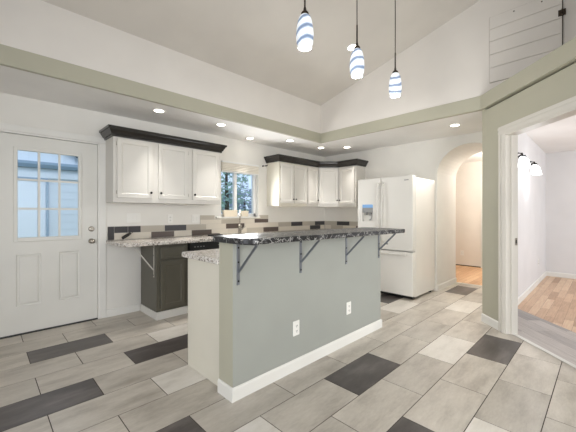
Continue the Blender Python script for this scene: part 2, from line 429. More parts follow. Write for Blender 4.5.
# casing edge on the hall wall, thresholds
struct(MB().box(8.03, 1.90, 0, 8.05, 1.985, 2.1).build('trim_4', TRIMW), 'white door casing on the hall wall', 'trim')
struct(MB().prism([dg(OS0, .060), dg(OS1, .060), dg(OS1, .105), dg(OS0, .105)], 0, .006).build('trim_5', TRIMW, bevel=.002), 'pale threshold strip at the angled opening', 'trim')
struct(MB().box(5.985, .95, 0, 6.02, 1.87, .006).build('trim_6', TRIMW), 'threshold strip at the far end of the arch', 'trim')

BB = [(0, 0), (.013, 0), (.013, .078), (.006, .088), (0, .088)]
def bboard(name, path, mat=TRIMW): return struct(MB().sweep(path, BB).build(name, mat), 'white baseboard', 'baseboard')
bboard('baseboard_left', [(1.052, YA), (1.425, YA)])
bboard('baseboard_arch', [(XB+.002, 1.87), (6.0, 1.87)])
bboard('baseboard_right', [dg(.004, .0), dg(.293, 0)])
bboard('baseboard_side_room', [(4.40, .835), (7.91, .835), (7.91, -3.5)])
struct(MB().sweep([(8.05, 4.5), (8.05, 1.985)], [(0, 0), (.012, 0), (.012, .02), (0, .02)]).build('baseboard_hall', BRONZE), 'dark bronze shoe strip along hall wall', 'baseboard')

# cased opening in the angled wall
cs = MB()
def cas(s0, z0, s1, z1):
    for a, b, t in ((0, 1, .012), (.12, .42, .019), (.62, .9, .016)):
        if z1-z0 > s1-s0: cs.prism([dg(s0+(s1-s0)*a, -t), dg(s0+(s1-s0)*b, -t), dg(s0+(s1-s0)*b, 0), dg(s0+(s1-s0)*a, 0)], z0, z1)
        else: cs.prism([dg(s0, -t), dg(s1, -t), dg(s1, 0), dg(s0, 0)], z1-(z1-z0)*b, z1-(z1-z0)*a)
cas(.293, 0, .378, 2.03); cas(1.222, 0, 1.307, 2.03); cas(.293, 2.03, 1.307, 2.115)
struct(cs.build('trim_7', CASING), 'white moulded casing around the angled opening', 'trim')
jm = MB()
for s0, s1 in ((OS0-.004, OS0+.014), (OS1-.014, OS1+.004)): jm.prism([dg(s0, -.006), dg(s1, -.006), dg(s1, .118), dg(s0, .118)], 0, OZ-.016)
for s0, s1 in ((OS0+.014, OS0+.026), (OS1-.026, OS1-.014)): jm.prism([dg(s0, .045), dg(s1, .045), dg(s1, .08), dg(s0, .08)], 0, OZ-.016)
jm.prism([dg(OS0, -.006), dg(OS1, -.006), dg(OS1, .118), dg(OS0, .118)], OZ-.016, OZ+.002)
jm = struct(jm.build('trim_8', CASING), 'white door jamb of the angled opening', 'trim')
sk = MB()
sk.prism([dg(OS0+.0135, .088), dg(OS0+.016, .088), dg(OS0+.016, .112), dg(OS0+.0135, .112)], .90, .97); sk.mi = 1
sk.prism([dg(OS0+.0155, .094), dg(OS0+.0172, .094), dg(OS0+.0172, .106), dg(OS0+.0155, .106)], .918, .952)
sk = sk.build('strike_plate', [NICKEL, SLOT], jm)

# ------------------------------------------------------------------ entry door
DX0, DX1 = .075, .966
d = bpy.data.objects.new('door_1', None); COL.objects.link(d); struct(d, 'white steel entry door with nine-lite window', 'door')
d.location = (DX0, YA+.02, 0)
W = DX1-DX0
gx0, gx1, gz0, gz1 = .262-DX0, .784-DX0, .972, 1.862
leaf = MB()
pan = [(.254-DX0, .283, .452-DX0, .806), (.606-DX0, .283, .794-DX0, .806)]
xs = sorted({0, W, gx0, gx1, *[p[0] for p in pan], *[p[2] for p in pan]}); zs = sorted({.012, 2.014, gz0, gz1, .283, .806})
wall_cells(leaf, xs, zs, [(gx0, gz0, gx1, gz1)]+pan, 0, .044)
for x0, z0, x1, z1 in pan:
    def rc(i, y): return [(x0+i, y, z0+i), (x1-i, y, z0+i), (x1-i, y, z1-i), (x0+i, y, z1-i)]
    R = [[leaf.bm.verts.new(p) for p in rc(i, y)] for i, y in ((0, 0), (.008, .008), (.016, .009), (.030, .001), (.034, .001))]
    for a, b in zip(R, R[1:]):
        for k in range(4): leaf.bm.faces.new((a[k], a[(k+1) % 4], b[(k+1) % 4], b[k]))
    leaf.bm.faces.new(R[-1])
leaf = leaf.build('door_leaf', DOORW, d)
bmw = bmesh.new(); bmw.from_mesh(leaf.data); bmesh.ops.remove_doubles(bmw, verts=bmw.verts, dist=1e-5); bmw.to_mesh(leaf.data); bmw.free()
gf = MB(); a = .03
for x0, z0, x1, z1 in ((gx0-a, gz0-a-.01, gx0+.004, gz1+a), (gx1-.004, gz0-a-.01, gx1+a, gz1+a), (gx0, gz0-a-.01, gx1, gz0+.004), (gx0, gz1-.004, gx1, gz1+a)): gf.box(x0, -.012, z0, x1, .03, z1)
gf.build('lite_frame', DOORW, d, bevel=.006)
mt = MB()
for k in (1, 2):
    x = gx0+(gx1-gx0)*k/3; z = gz0+(gz1-gz0)*k/3
    mt.box(x-.010, .004, gz0, x+.010, .028, gz1); mt.box(gx0, .005, z-.010, gx1, .027, z+.010)
mt.build('muntin_grille', DOORW, d)
MB().box(gx0, .014, gz0, gx1, .018, gz1).build('glass_pane', GLASS, d)
kn = MB().lathe([(.030, 0), (.030, -.006), (.012, -.010), (.012, -.03), (.024, -.036), (.029, -.05), (.026, -.062), (.012, -.068)], (.907-DX0, 0, .905), 'y'); kn = kn.build('door_knob', NICKEL, d)
db = MB().lathe([(.030, 0), (.030, -.010), (.024, -.018), (.015, -.02)], (.907-DX0, 0, 1.043), 'y'); db.box(.904-DX0, -.034, 1.028, .910-DX0, -.018, 1.058); db.build('deadbolt', NICKEL, d)
MB().box(DX0-DX0, -.004, .002, W, .03, .012).build('door_sweep', BLACKP, d)
dcs = MB()
def dcas(x0, z0, x1, z1):
    dcs.box(x0, YA-.014, z0, x1, YA, z1)
dcas(.978, 0, 1.052, 2.035); dcas(-.01, 0, .065, 2.035); dcas(-.01, 2.035, 1.052, 2.103)
struct(dcs.build('trim_9', TRIMW, bevel=.006), 'white casing around the entry door', 'trim')
dj = MB(); dj.box(.968, YA-.004, 0, .98, YA+.15, 2.03); dj.box(.058, YA-.004, 0, .07, YA+.15, 2.03); dj.box(.06, YA-.004, 2.018, .975, YA+.15, 2.034)
struct(dj.build('trim_10', TRIMW), 'entry door jamb', 'trim')
struct(MB().box(.07, YA+.0, 0, .968, YA+.15, .010).build('trim_11', BLACKP), 'dark entry door sill', 'trim')

# ------------------------------------------------------------------ kitchen window
wn = bpy.data.objects.new('window_1', None); COL.objects.link(wn); struct(wn, 'white vinyl sliding window above the kitchen counter', 'window'); wn.location = (2.62, YA, 1.17)
WW, WH = .725, .86
f = MB()
for x0, z0, x1, z1 in ((0, 0, .045, WH), (WW-.045, 0, WW, WH), (0, 0, WW, .05), (0, WH-.045, WW, WH), (WW*.40, 0, WW*.40+.05, WH)): f.box(x0, .07, z0, x1, .13, z1)
f.build('window_frame', VINYLW, wn, bevel=.003)
MB().box(.04, .098, .045, WW-.04, .102, WH-.04).build('glass_pane', GLASS, wn)
MB().box(-.10, -.035, -.022, WW+.02, .07, .0).build('window_sill', TRIMW, wn, bevel=.005)
rb = thing('roller_blind', 'cream pleated window blind raised to the top of the kitchen window', 'blind', (2.62, YA, 2.03))
b_ = MB()
for k in range(5): b_.prism([(-.012, -.152+k*.026), (.048, -.152+k*.026), (.058, -.139+k*.026), (.048, -.127+k*.026), (-.012, -.127+k*.026), (-.022, -.139+k*.026)], .008, WW-.008, 'yzx')
b_.build('blind_cloth', ROLLER, rb)
MB().box(.004, -.024, -.024, WW-.004, .058, -.002).build('head_rail', VINYLW, rb, bevel=.003)
MB().box(.006, -.014, -.168, WW-.006, .05, -.152).build('bottom_rail', VINYLW, rb, bevel=.003)

# backsplash tiles
SPM = [paint('splash_cream', (214, 206, 192), .3, .05), paint('splash_taupe', (186, 178, 164), .3, .05), paint('splash_charcoal', (62, 60, 62), .3, .08, 60), paint('splash_brown', (92, 80, 74), .3, .08, 60), paint('splash_grout', (196, 190, 180), .8, 0)]
RZ = [.906, .985, 1.065, 1.129, 1.193]
def splash(name, rows, to3d, u0, u1, lab, ztops):
    mb = MB(); g_ = .002
    def rbox(a, b, z0, z1, d0, d1, mi):
        mb.mi = mi; P = [to3d(a, d0), to3d(b, d0), to3d(b, d1), to3d(a, d1)]; mb.prism(P, z0, z1)
    for (a, b, zt) in ztops: rbox(a, b, RZ[0], zt, .001, .007, 4)
    for (r, a, b, mi) in rows: rbox(a+g_, b-g_, RZ[r]+g_, RZ[r+1]-g_, .001, .010, mi)
    return struct(mb.build(name, SPM), lab, 'trim')
C_, T_, K_, B_ = 0, 1, 2, 3
rowsA = [(1, 1.137, 1.29, K_), (1, 1.29, 1.44, K_), (1, 1.44, 1.745, T_), (1, 1.745, 2.05, K_), (1, 2.05, 2.355, T_),
         (0, 1.137, 1.27, C_), (0, 1.27, 1.57, C_), (0, 1.57, 1.875, B_), (0, 1.875, 2.13, C_), (0, 2.13, 2.45, B_),
         (1, 2.355, 2.70, C_), (1, 2.70, 3.05, B_), (1, 3.05, 3.355, C_), (0, 2.45, 2.75, C_), (0, 2.75, 3.1, C_), (0, 3.1, 3.45, T_), (0, 3.45, 3.80, B_),
         (1, 3.355, 3.80, C_), (0, 3.80, 4.2, C_), (1, 3.8, 4.125, T_), (1, 4.125, 4.43, K_), (1, 4.43, 4.80, T_), (0, 4.2, 4.65, C_), (0, 4.65, 4.97, K_), (1, 4.80, 5.105, K_), (0, 4.97, 5.105, C_),
         (2, 2.265, 2.62, C_), (2, 2.62, 2.95, T_), (2, 2.95, 3.26, C_), (2, 3.26, 3.56, B_), (3, 2.265, 2.50, T_), (3, 3.37, 3.56, T_)]
rowsA += []
sp = splash('trim_12', rowsA, lambda u, d_: (u, YA-d_), 1.06, 5.12, 'stone tile backsplash along the window wall', [(1.066, 2.265, 1.066), (2.265, 2.50, 1.194), (2.50, 3.37, 1.147), (3.37, 3.56, 1.194), (3.56, 5.119, 1.066)])
MB().box(1.068, YA-.011, .908, 1.135, YA-.001, 1.063).build('end_tile', SPM[2], sp)
rowsB = [(1, 3.80, 4.10, T_), (1, 3.50, 3.80, K_), (1, 3.20, 3.50, T_), (1, 2.90, 3.20, K_), (0, 3.95, 4.10, C_), (0, 3.65, 3.95, T_), (0, 3.35, 3.65, C_), (0, 3.05, 3.35, B_), (0, 2.83, 3.05, C_)]
splash('trim_13', rowsB, lambda u, d_: (XB-d_, u), 2.83, 4.1, 'stone tile backsplash beside the refrigerator', [(2.83, 4.109, 1.066)])

# ------------------------------------------------------------------ base cabinets (doors face -y locally; local +y runs into the wall)
def pull(par, x, z, y=0, mat=None):
    return MB().lathe([(.006, 0), (.006, -.012), (.013, -.016), (.0145, -.022), (.010, -.027)], (x, y, z), 'y', 14).build('knob', mat or BLACKM, par)
def base_cab(name, label, loc, rz, w, depth, layout, mat=CABD, h=.865, plinth=True, knob=True):
    t = thing(name, label, 'cabinet', loc, rz, None)
    MB().box(.003, .012, .086, w-.003, depth, h).build('body', mat, t)
    if plinth: MB().box(-.006, -.012, 0, w, depth, .086).build('plinth', TRIMW, t, bevel=.002)
    for kind, x0, z0, x1, z1 in layout:
        p = MB().slab(x0, z0, x1, z1, -.008, .020, .05 if kind != 'drawer' else .022, .006).build(kind, mat, t)
        if knob: pull(p, x0+.04 if kind == 'door' else (x0+x1)/2, z1-.05 if kind == 'door' else (z0+z1)/2, -.008)
    return t
BY = 3.60
base_cab('base_cabinet', 'dark olive base cabinet with one drawer left of the dishwasher', (1.435, BY, 0), 0, .385, .50, [('drawer', .045, .69, .345, .825), ('door', .045, .115, .345, .665)], knob=False)
dw = thing('dishwasher', 'black built-in dishwasher under the counter, left of the sink cabinet', 'dishwasher', (1.826, BY, 0))
MB().box(.004, .02, .10, .594, .5, .862).build('body', BLACKP, dw)
MB().box(.004, -.022, .12, .594, .02, .755).build('door_panel', BLACKP, dw, bevel=.006)
cp = MB().box(.004, -.026, .762, .594, .02, .860).build('control_panel', BLACKP, dw, bevel=.005)
MB().box(.40, -.028, .805, .52, -.0255, .817).build('marking', GREYP, cp)
for k in range(4): MB().box(.06+k*.04, -.028, .80, .082+k*.04, -.0255, .812).build('button', GREYP, cp)
MB().box(.01, .05, 0, .588, .45, .10).build('toe_plate', BLACKP, dw)
base_cab('base_cabinet', 'dark olive two-door sink base cabinet under the window', (2.432, BY, 0), 0, .905, .50, [('drawer', .02, .69, .455, .835), ('drawer', .465, .69, .885, .835), ('door', .02, .115, .455, .665), ('door', .465, .115, .885, .665)])
base_cab('base_cabinet', 'dark olive base cabinet right of the sink cabinet, in the corner', (3.352, BY, 0), 0, 1.10, .50, [('drawer', .02, .69, .54, .835), ('drawer', .56, .69, 1.08, .835), ('door', .02, .115, .54, .665), ('door', .56, .115, 1.08, .665)])
base_cab('base_cabinet', 'dark olive base cabinet beside the refrigerator', (4.57, 3.55, 0), -PI/2, .70, .53, [('drawer', .02, .69, .68, .835), ('door', .02, .115, .345, .665), ('door', .355, .115, .68, .665)])
ctop = MB(); P = round_poly([(1.05, 4.117), (1.05, 3.49), (4.46, 3.49), (4.46, 2.82), (5.117, 2.82), (5.117, 4.117)], [0, .10, 0, .03, 0, 0])
ctop.prism(P, .867, .905)
tag(ctop.build('countertop', GRANITE_L, bevel=.006), 'long speckled pale granite worktop along the window wall', 'countertop')

# faucet behind the bar
fc = thing('faucet', 'brushed metal kitchen faucet in front of the window', 'faucet', (2.86, 3.97, .905), math.radians(-125))
bd = MB().lathe([(.034, 0), (.034, .008), (.027, .016), (.026, .13), (.018, .145)]); bd = bd.build('body', NICKEL, fc)
sp_ = [(0, 0, .10), (0, 0, .24)]+[(.085-.085*math.cos(a), 0, .27+.085*math.sin(a)) for a in [PI*k/10 for k in range(0, 11)]]+[(.17, 0, .22)]
MB().tube(sp_, .0115, 12).build('spout', NICKEL, fc)
MB().tube([(0, .02, .07), (0, .045, .08), (0, .085, .12)], [.010, .008, .006]).build('handle', NICKEL, fc)
# small things on the worktop
pn = thing('utility_knife', 'small black handled knife propped against the backsplash on the left end of the worktop', 'knife', (1.25, 4.02, .942), math.radians(30)); pn.rotation_euler = (0, math.radians(-22), math.radians(30))
MB().prism(round_poly([(-.07, -.010), (.03, -.012), (.075, 0), (.03, .012), (-.07, .010)], [.006, 0, .006, 0, .006]), 0, .030).build('handle', BLACKP, pn, bevel=.004)
MB().prism([(.06, -.006), (.115, .002), (.06, .006)], .007, .010).build('blade', BLACKM, pn)
tr_ = thing('sponge_tray', 'small dark tray on the worktop left of the faucet', 'tray', (2.36, 3.86, .905))
MB().prism(round_poly([(-.10, -.05), (.10, -.05), (.10, .05), (-.10, .05)], [.02]*4), 0, .022).build('base', BLACKP, tr_, bevel=.006)
MB().prism(round_poly([(-.06, -.03), (.06, -.03), (.06, .03), (-.06, .03)], [.01]*4), .022, .036).build('sponge', SPM[3], tr_, bevel=.005)

# ------------------------------------------------------------------ wall cabinets
def wall_cab(label, loc, rz, w, h, depth, doors, open_side=CABW, doormat=CABW):
    t = thing('wall_cabinet', label, 'cabinet', loc, rz)
    MB().box(0, .022, 0, w, depth, h).build('body', open_side, t, bevel=.002)
    for x0, z0, x1, z1, side in doors:
        p = MB().slab(x0, z0, x1, z1, 0, .020, .045, .012, .012).build('door', doormat, t)
        pull(p, x1-.022 if side == 'r' else x0+.022, z0+.068, 0)
        hx = x0-.004 if side == 'r' else x1+.004
        for zz in (z0+.06, z1-.06): MB().lathe([(.004, zz-.02), (.004, zz+.02)], (hx, .010, 0), 'z', 8).build('hinge', NICKEL, p)
    return t
ZB, ZT = 1.345, 2.085
CRP = [(0, 0), (.016, 0), (.016, .020), (.026, .022), (.034, .042), (.052, .070), (.054, .080), (.066, .080), (.066, .105), (0, .105)]
lc = wall_cab('white three-door wall cabinet with dark crown above left worktop', (1.045, 3.79, ZB), 0, 1.365, ZT-ZB, .328, [(.035, .052, .418, .712, 'r'), (.492, .052, .872, .712, 'l'), (.936, .052, 1.335, .712, 'l')])
cr = MB().sweep([(.0, .328), (.0, .020), (1.365, .020), (1.365, .328)], [(o, z+ZT-ZB-.012) for o, z in CRP]); cr.build('crown', CROWN, lc)
r_a = wall_cab('white two-door wall cabinet right of the window', (3.532, 3.79, ZB), 0, .684, ZT-ZB, .328, [(.030, .052, .338, .712, 'r'), (.358, .052, .668, .712, 'l')], CABI)
r_b = wall_cab('narrow white one-door wall cabinet left of the corner cabinet', (4.219, 3.79, ZB), 0, .311, ZT-ZB, .328, [(.022, .052, .305, .712, 'r')])
# angled corner unit
t = thing('wall_cabinet', 'angled white one-door corner wall cabinet', 'cabinet', (4.533, 3.79, ZB), -PI/4)
q45 = lambda x, y: ((x-4.533)*.70711-(y-3.79)*.70711, (x-4.533)*.70711+(y-3.79)*.70711)
MB().prism([q45(4.555, 3.812), q45(4.80, 3.565), q45(4.822, 3.527), q45(5.115, 3.527), q45(5.115, 4.115), q45(4.535, 4.115), q45(4.535, 3.812)], 0, ZT-ZB).build('body', CABW, t)
p = MB().slab(.012, .052, .365, .712, -.004, .018, .045, .012, .012).build('door', CABW, t); pull(p, .343, .12, -.004)
r_c = wall_cab('white one-door wall cabinet beside the refrigerator', (4.79, 3.522, ZB), -PI/2, .370, ZT-ZB, .328, [(.012, .052, .345, .712, 'l')])
crr = MB().sweep([(3.53, 4.117), (3.53, 3.81), (4.545, 3.81), (4.81, 3.545), (4.81, 3.15), (5.117, 3.15)], [(o, z+ZT+.001) for o, z in CRP])
tag(crr.build('crown_moulding', CROWN), 'dark crown moulding over the right-hand wall cabinets', 'moulding')
hk = thing('curtain_hook', 'pair of small black hooks high on wall right of window', 'hook', (3.44, YA, 2.03))
for k in (0, 1): MB().lathe([(.012, 0), (.012, -.012), (.006, -.016), (.006, -.03), (.011, -.034), (.008, -.042)], (k*.07, 0, k*.012), 'y', 12).build('peg', BLACKM, hk)

# ------------------------------------------------------------------ refrigerator
fg = thing('refrigerator', 'white french door refrigerator with water dispenser beside the arch', 'refrigerator', (4.30, 2.79, 0), -PI/2)
FW, FD, FH = .90, .80, 1.752
MB().box(0, .075, .035, FW, FD, FH-.012).build('body', FRIDGE, fg, bevel=.008)
def fdoor(name, x0, z0, x1, z1, holes=()):
    mb = MB()
    pts = round_poly([(x0, .068), (x0, .0), (x1, .0), (x1, .068)], [0, .018, .018, 0], 5)
    if not holes: mb.prism(pts, z0, z1)
    else:
        hx0, hz0, hx1, hz1 = holes[0]
        mb.prism(pts, z0, hz0); mb.prism(pts, hz1, z1)
        mb.prism(round_poly([(x0, .068), (x0, 0), (hx0, 0), (hx0, .068)], [0, .018, 0, 0], 5), hz0, hz1)
        mb.prism(round_poly([(hx1, .068), (hx1, 0), (x1, 0), (x1, .068)], [0, 0, .018, 0], 5), hz0, hz1)
        mb.box(hx0, .055, hz0, hx1, .068, hz1)
    return mb.build(name, FRIDGE, fg)
DX = (.085, 1.10, .275, 1.36)
ld = fdoor('door', .003, .690, .405, FH, [DX]); rd = fdoor('door', .411, .690, FW-.003, FH); fz = fdoor('freezer_drawer', .003, .055, FW-.003, .672)
def fhandle(par, x):
    pts = [(x, -.002, .80)]+[(x, -.045+.012*abs(k-6)/6*abs(k-6)/6, .83+k*.068) for k in range(13)]+[(x, -.002, 1.675)]
    MB().tube(pts, .0125, 10).build('handle', FRIDGE, par)
fhandle(ld, .372); fhandle(rd, .446)
MB().prism(round_poly([(.09, -.035), (.81, -.035), (.81, .0), (.09, .0)], [.02, .02, 0, 0]), .622, .652).build('handle', FRIDGE, fz, bevel=.006)
MB().box(DX[0]+.005, .004, 1.385-.075, DX[2]-.005, .010, 1.36).build('display', LCD, ld)
dp = MB(); dp.box(DX[0]+.0, .010, 1.235, DX[2], .045, 1.31); dp = dp.build('dispenser', GREYP, ld)
for u in (-.03, .03): MB().lathe([(.018, 1.235), (.013, 1.195)], ((DX[0]+DX[2])/2+u, .028, 0), 'z', 12).build('nozzle', GREYP, ld)
MB().tube([(DX[2]-.035, .02, 1.235), (DX[2]-.03, .015, 1.16), (DX[2]-.05, .02, 1.12), (DX[2]-.08, .03, 1.12)], .007).build('paddle', GREYP, ld)
MB().box(.772, -.0015, 1.690, .838, .001, 1.704).build('badge', GREYP, rd, bevel=.003)
MB().box(.470, -.0015, .760, .525, .001, .785).build('badge', GREYP, rd, bevel=.004)
MB().box(.02, .04, .012, FW-.02, .09, .05).build('toe_grille', BLACKP, fg)
for x in (.05, FW-.05):
    MB().lathe([(.028, 0), (.028, .035)], (x, .10, 0), 'z', 14).build('foot', BLACKP, fg); MB().lathe([(.028, 0), (.028, .035)], (x, .70, 0), 'z', 14).build('foot', BLACKP, fg)
for x in (.02, FW-.10): MB().box(x, .03, FH, x+.08, .16, FH+.014).build('hinge_cover', FRIDGE, fg, bevel=.006)

# ------------------------------------------------------------------ peninsula
PX0, PX1, PY0, PY1 = 1.168, 3.062, 1.700, 1.862
pw = MB().box(PX0, PY0, 0, PX1, PY1, 1.030); pw.bm.faces.ensure_lookup_table()
pw.bm.normal_update()
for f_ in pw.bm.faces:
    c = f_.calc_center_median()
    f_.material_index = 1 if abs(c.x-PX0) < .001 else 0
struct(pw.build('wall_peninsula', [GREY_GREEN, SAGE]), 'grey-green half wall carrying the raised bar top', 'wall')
bboard('baseboard_peninsula', [(PX0, PY1), (PX0, PY0), (PX1, PY0), (PX1, PY1)])
bt = MB(); bt.prism(round_poly([(1.112, 1.868), (1.112, 1.475), (1.5, 1.455), (2.975, 1.378), (3.03, 1.868)], [.03, .12, .0, .03, .03]), 1.031, 1.069)
tag(bt.build('bar_top', GRANITE_D, bevel=.007, seg=3), 'dark veined granite raised bar top on the half wall', 'countertop')
# low cabinet behind the half wall
lo = thing('island_cabinet', 'cream panelled low island cabinet behind the half wall', 'cabinet', (3.05, 2.37, 0), PI)
MB().box(0, 0, .0, 1.855, .506, .868).build('body', CABI, lo)
for k in range(4):
    x0 = .03+k*.455
    pd = MB().slab(x0, .12, x0+.44, .66, -.018, .018, .05, .006).build('door', CABD, lo); pull(pd, x0+.04, .6, -.018)
    pr = MB().slab(x0, .68, x0+.44, .84, -.018, .018, .022, .006).build('drawer', CABD, lo); pull(pr, x0+.22, .76, -.018)
lt = MB(); lt.prism(round_poly([(1.155, 1.864), (3.06, 1.864), (3.06, 2.43), (1.155, 2.43)], [0, 0, .03, .05]), .870, .908)
tag(lt.build('countertop', GRANITE_L, bevel=.006), 'short speckled granite worktop on the island cabinet, behind the raised bar', 'countertop')

# bar brackets: wall plate, top arm, strut
def bracket(label, loc, rz, mat, hgt=.28, reach=.205, group='support brackets under the bar top', wd=.022):
    t = thing('shelf_bracket', label, 'bracket', loc, rz, group)
    MB().box(-wd/2, -.006, -hgt, wd/2, -.0005, -.001).build('wall_plate', mat, t)
    MB().box(-wd/2, -reach, -.0065, wd/2, -.006, -.001).build('top_arm', mat, t)
    MB().bar((0, -.008, -hgt+.085), (0, -reach+.012, -.010), wd*.7, .008, (1, 0, 0)).build('strut', mat, t)
    for z in (-.035, -.13, -hgt+.025): MB().lathe([(.0065, -.0062), (.005, -.009)], (0, 0, z), 'y', 10).build('screw', BLACKM, t)
    return t
brs = [(1.209, 'support bracket under the bar top at its near end'), (1.809, 'second support bracket from the near end of the bar'), (2.428, 'third support bracket from the near end of the bar'), (3.02, 'support bracket under the bar top at its far end, by the refrigerator')]
b0 = bracket('steel '+brs[0][1], (brs[0][0], PY0, 1.030), 0, STEELG)
for x, l in brs[1:]: dup(b0, (x, PY0, 1.030), 0, 'steel '+l)
bracket('pale steel bracket under the left worktop end on cabinet side', (1.4355, 3.675, .866), -PI/2, STEELW, .385, .24, None, .018)

# outlets and switches
def plate(name, label, loc, rz, gangs=1, kind='outlet', group=None):
    t = thing(name, label, 'outlet' if kind == 'outlet' else 'switch', loc, rz, group)
    wd = .070+.046*(gangs-1)
    MB().box(-wd/2, -.006, -.057, wd/2, -.0005, .057).build('cover_plate', PLASTIC, t, bevel=.003)
    for g_ in range(gangs):
        x = (g_-(gangs-1)/2)*.046
        if kind == 'outlet':
            for z in (-.02, .02):
                s_ = MB().prism(round_poly([(x-.016, z-.014), (x+.016, z-.014), (x+.016, z+.014), (x-.016, z+.014)], [.006]*4), -.0085, -.006, 'xzy').build('socket', PLASTIC, t)
                
                for u in (-.0065, .0065): MB().box(x+u-.0017, -.0092, z-.005, x+u+.0017, -.0086, z+.006).build('slot', SLOT, s_)
                MB().lathe([(.003, -.0092), (.003, -.0086)], (x, 0, z-.009), 'y', 8).build('slot', SLOT, s_)
        else:
            MB().box(x-.016, -.010, -.033, x+.016, -.006, .033).build('rocker', PLASTIC, t, bevel=.003)
    return t
plate('outlet', 'white duplex outlet on half wall below the second bracket', (1.758, PY0, .326), 0)
plate('outlet', 'white duplex outlet on half wall nearer the refrigerator', (2.468, PY0, .332), 0)
plate('light_switch', 'white triple switch plate on wall above left worktop', (1.36, YA, 1.165), 0, 3, 'switch')
plate('outlet', 'white duplex outlet on wall above left worktop, right of the switch plate', (1.822, YA, 1.150), 0)
plate('light_switch', 'white double switch plate on wall just left of the window', (2.195, YA, 1.145), 0, 2, 'switch')
plate('outlet', 'white duplex outlet low on the side room wall', (6.926, .835, .374), 0)
plate('outlet', 'cream duplex outlet low on the hall wall beyond the arch', (8.05, 2.37, .226+.07), -PI/2)

# access hatch on the gable wall
ht = thing('access_hatch', 'white plank access hatch with hinge high on gable wall', 'hatch', (4.03, .905, 2.665), -PI/2)
hp = MB(); zz = [0, .16, .305, .45, .585, .72]
for a, b in zip(zz, zz[1:]): hp.box(.0, -.016, a+.0022, .603, -.001, b-.0022)
hp.mi = 1; hp.box(-.004, -.006, -.004, .601, -.001, .724)
hp.build('plank_panel', [UPPER, paint('hatch_gap', (166, 158, 148), .9, 0)], ht, bevel=.001)
hn = MB(); hn.box(.575, -.020, .47, .632, -.0162, .53); hn = hn.build('hinge', BRONZE, ht); MB().lathe([(.006, .465), (.006, .535)], (.606, -.022, 0), 'z', 10).build('hinge_pin', BRONZE, hn)
MB().box(.604, -.012, 0, .610, -.001, .72).build('edge_seal', BRONZE, ht)
for u, v in ((.22, .70), (.45, .69)): MB().lathe([(.007, -.0162), (.005, -.018)], (u, 0, v-.01), 'y', 10).build('screw', BRONZE, ht)

# ------------------------------------------------------------------ lamps
def downlight(label, loc, power=9, colr=WARM, tilt=None, cone=66, proto=[]):
    if not proto:
        t = thing('downlight', label, 'ceiling light', loc, 0, 'recessed downlights')
        MB().lathe([(.052, 0), (.075, -.0005), (.078, -.004), (.070, -.009), (.052, -.006)], n=28, cap=False).build('trim_ring', TRIMW, t)
        MB().lathe([(.054, -.0055), (.04, -.0062), (.0005, -.0062)], n=28).build('lens', LENS, t); proto.append(t)
    else: t = dup(proto[0], loc, 0, label)
    l = bpy.data.lights.new('downlight_bulb', 'SPOT'); l.energy = power; l.color = colr; l.spot_size = math.radians(cone); l.spot_blend = 1; l.shadow_soft_size = .05
    o = bpy.data.objects.new('downlight_bulb', l); COL.objects.link(o); o.location = Vector(loc)+Vector((0, 0, -.015))
    if tilt is not None:
        t.rotation_euler = (tilt, 0, 0); o.rotation_euler = (tilt, 0, 0)
    return t
DL = [((1.453, 3.578), 'recessed downlight above the left wall cabinet, nearest the entry door'),
      ((2.265, 3.567), 'recessed downlight above the right end of left wall cabinet'),
      ((3.00, 3.90), 'recessed downlight over the kitchen window'),
      ((3.554, 3.571), 'recessed downlight above the two-door wall cabinet right of window'),
      ((4.325, 3.563), 'recessed downlight in ceiling corner, below the fascia corner'),
      ((4.62, 3.214), 'recessed downlight above the cabinet beside the refrigerator'),
      ((4.494, 1.41), 'recessed downlight in front of the arch')]
for (x, y), l in DL: downlight(l, (x, y, ZC), 54 if y > 2 else 60, cone=60 if y > 2 else 135)
downlight('recessed downlight in the vaulted ceiling behind the middle pendant', (3.317, 2.233, zv(2.233)), 16, WARM, -math.atan(.268), 120)

# pendant lamps: white glass with blue swirls
m, nt, bs = base('swirl_glass'); SWIRL = m
v = coords(nt, (1, 1, 1), (.35, .25, 0)); wv = nt.nodes.new('ShaderNodeTexWave'); wv.wave_type = 'BANDS'; wv.bands_direction = 'Z'
nt.links.new(v, wv.inputs[0]); wv.inputs['Scale'].default_value = 5.0; wv.inputs['Distortion'].default_value = 5.0; wv.inputs['Detail'].default_value = 3.5; wv.inputs['Detail Scale'].default_value = .9
sc_ = ramp(nt, wv.outputs['Fac'], [(0, (.20, .27, .40, 1)), (.16, (.38, .46, .60, 1)), (.42, (.84, .90, .97, 1)), (1, (.95, .97, 1, 1))])
nt.links.new(sc_, bs.inputs['Base Color']); nt.links.new(sc_, bs.inputs['Emission Color']); bs.inputs['Emission Strength'].default_value = .30
bs.inputs['Roughness'].default_value = .15
BULB = emit('bulb_glow', (1, .97, .93, 1), 3)
PH = [(.024, .250), (.036, .240), (.048, .212), (.0575, .16), (.0605, .11), (.057, .06), (.047, .026)]
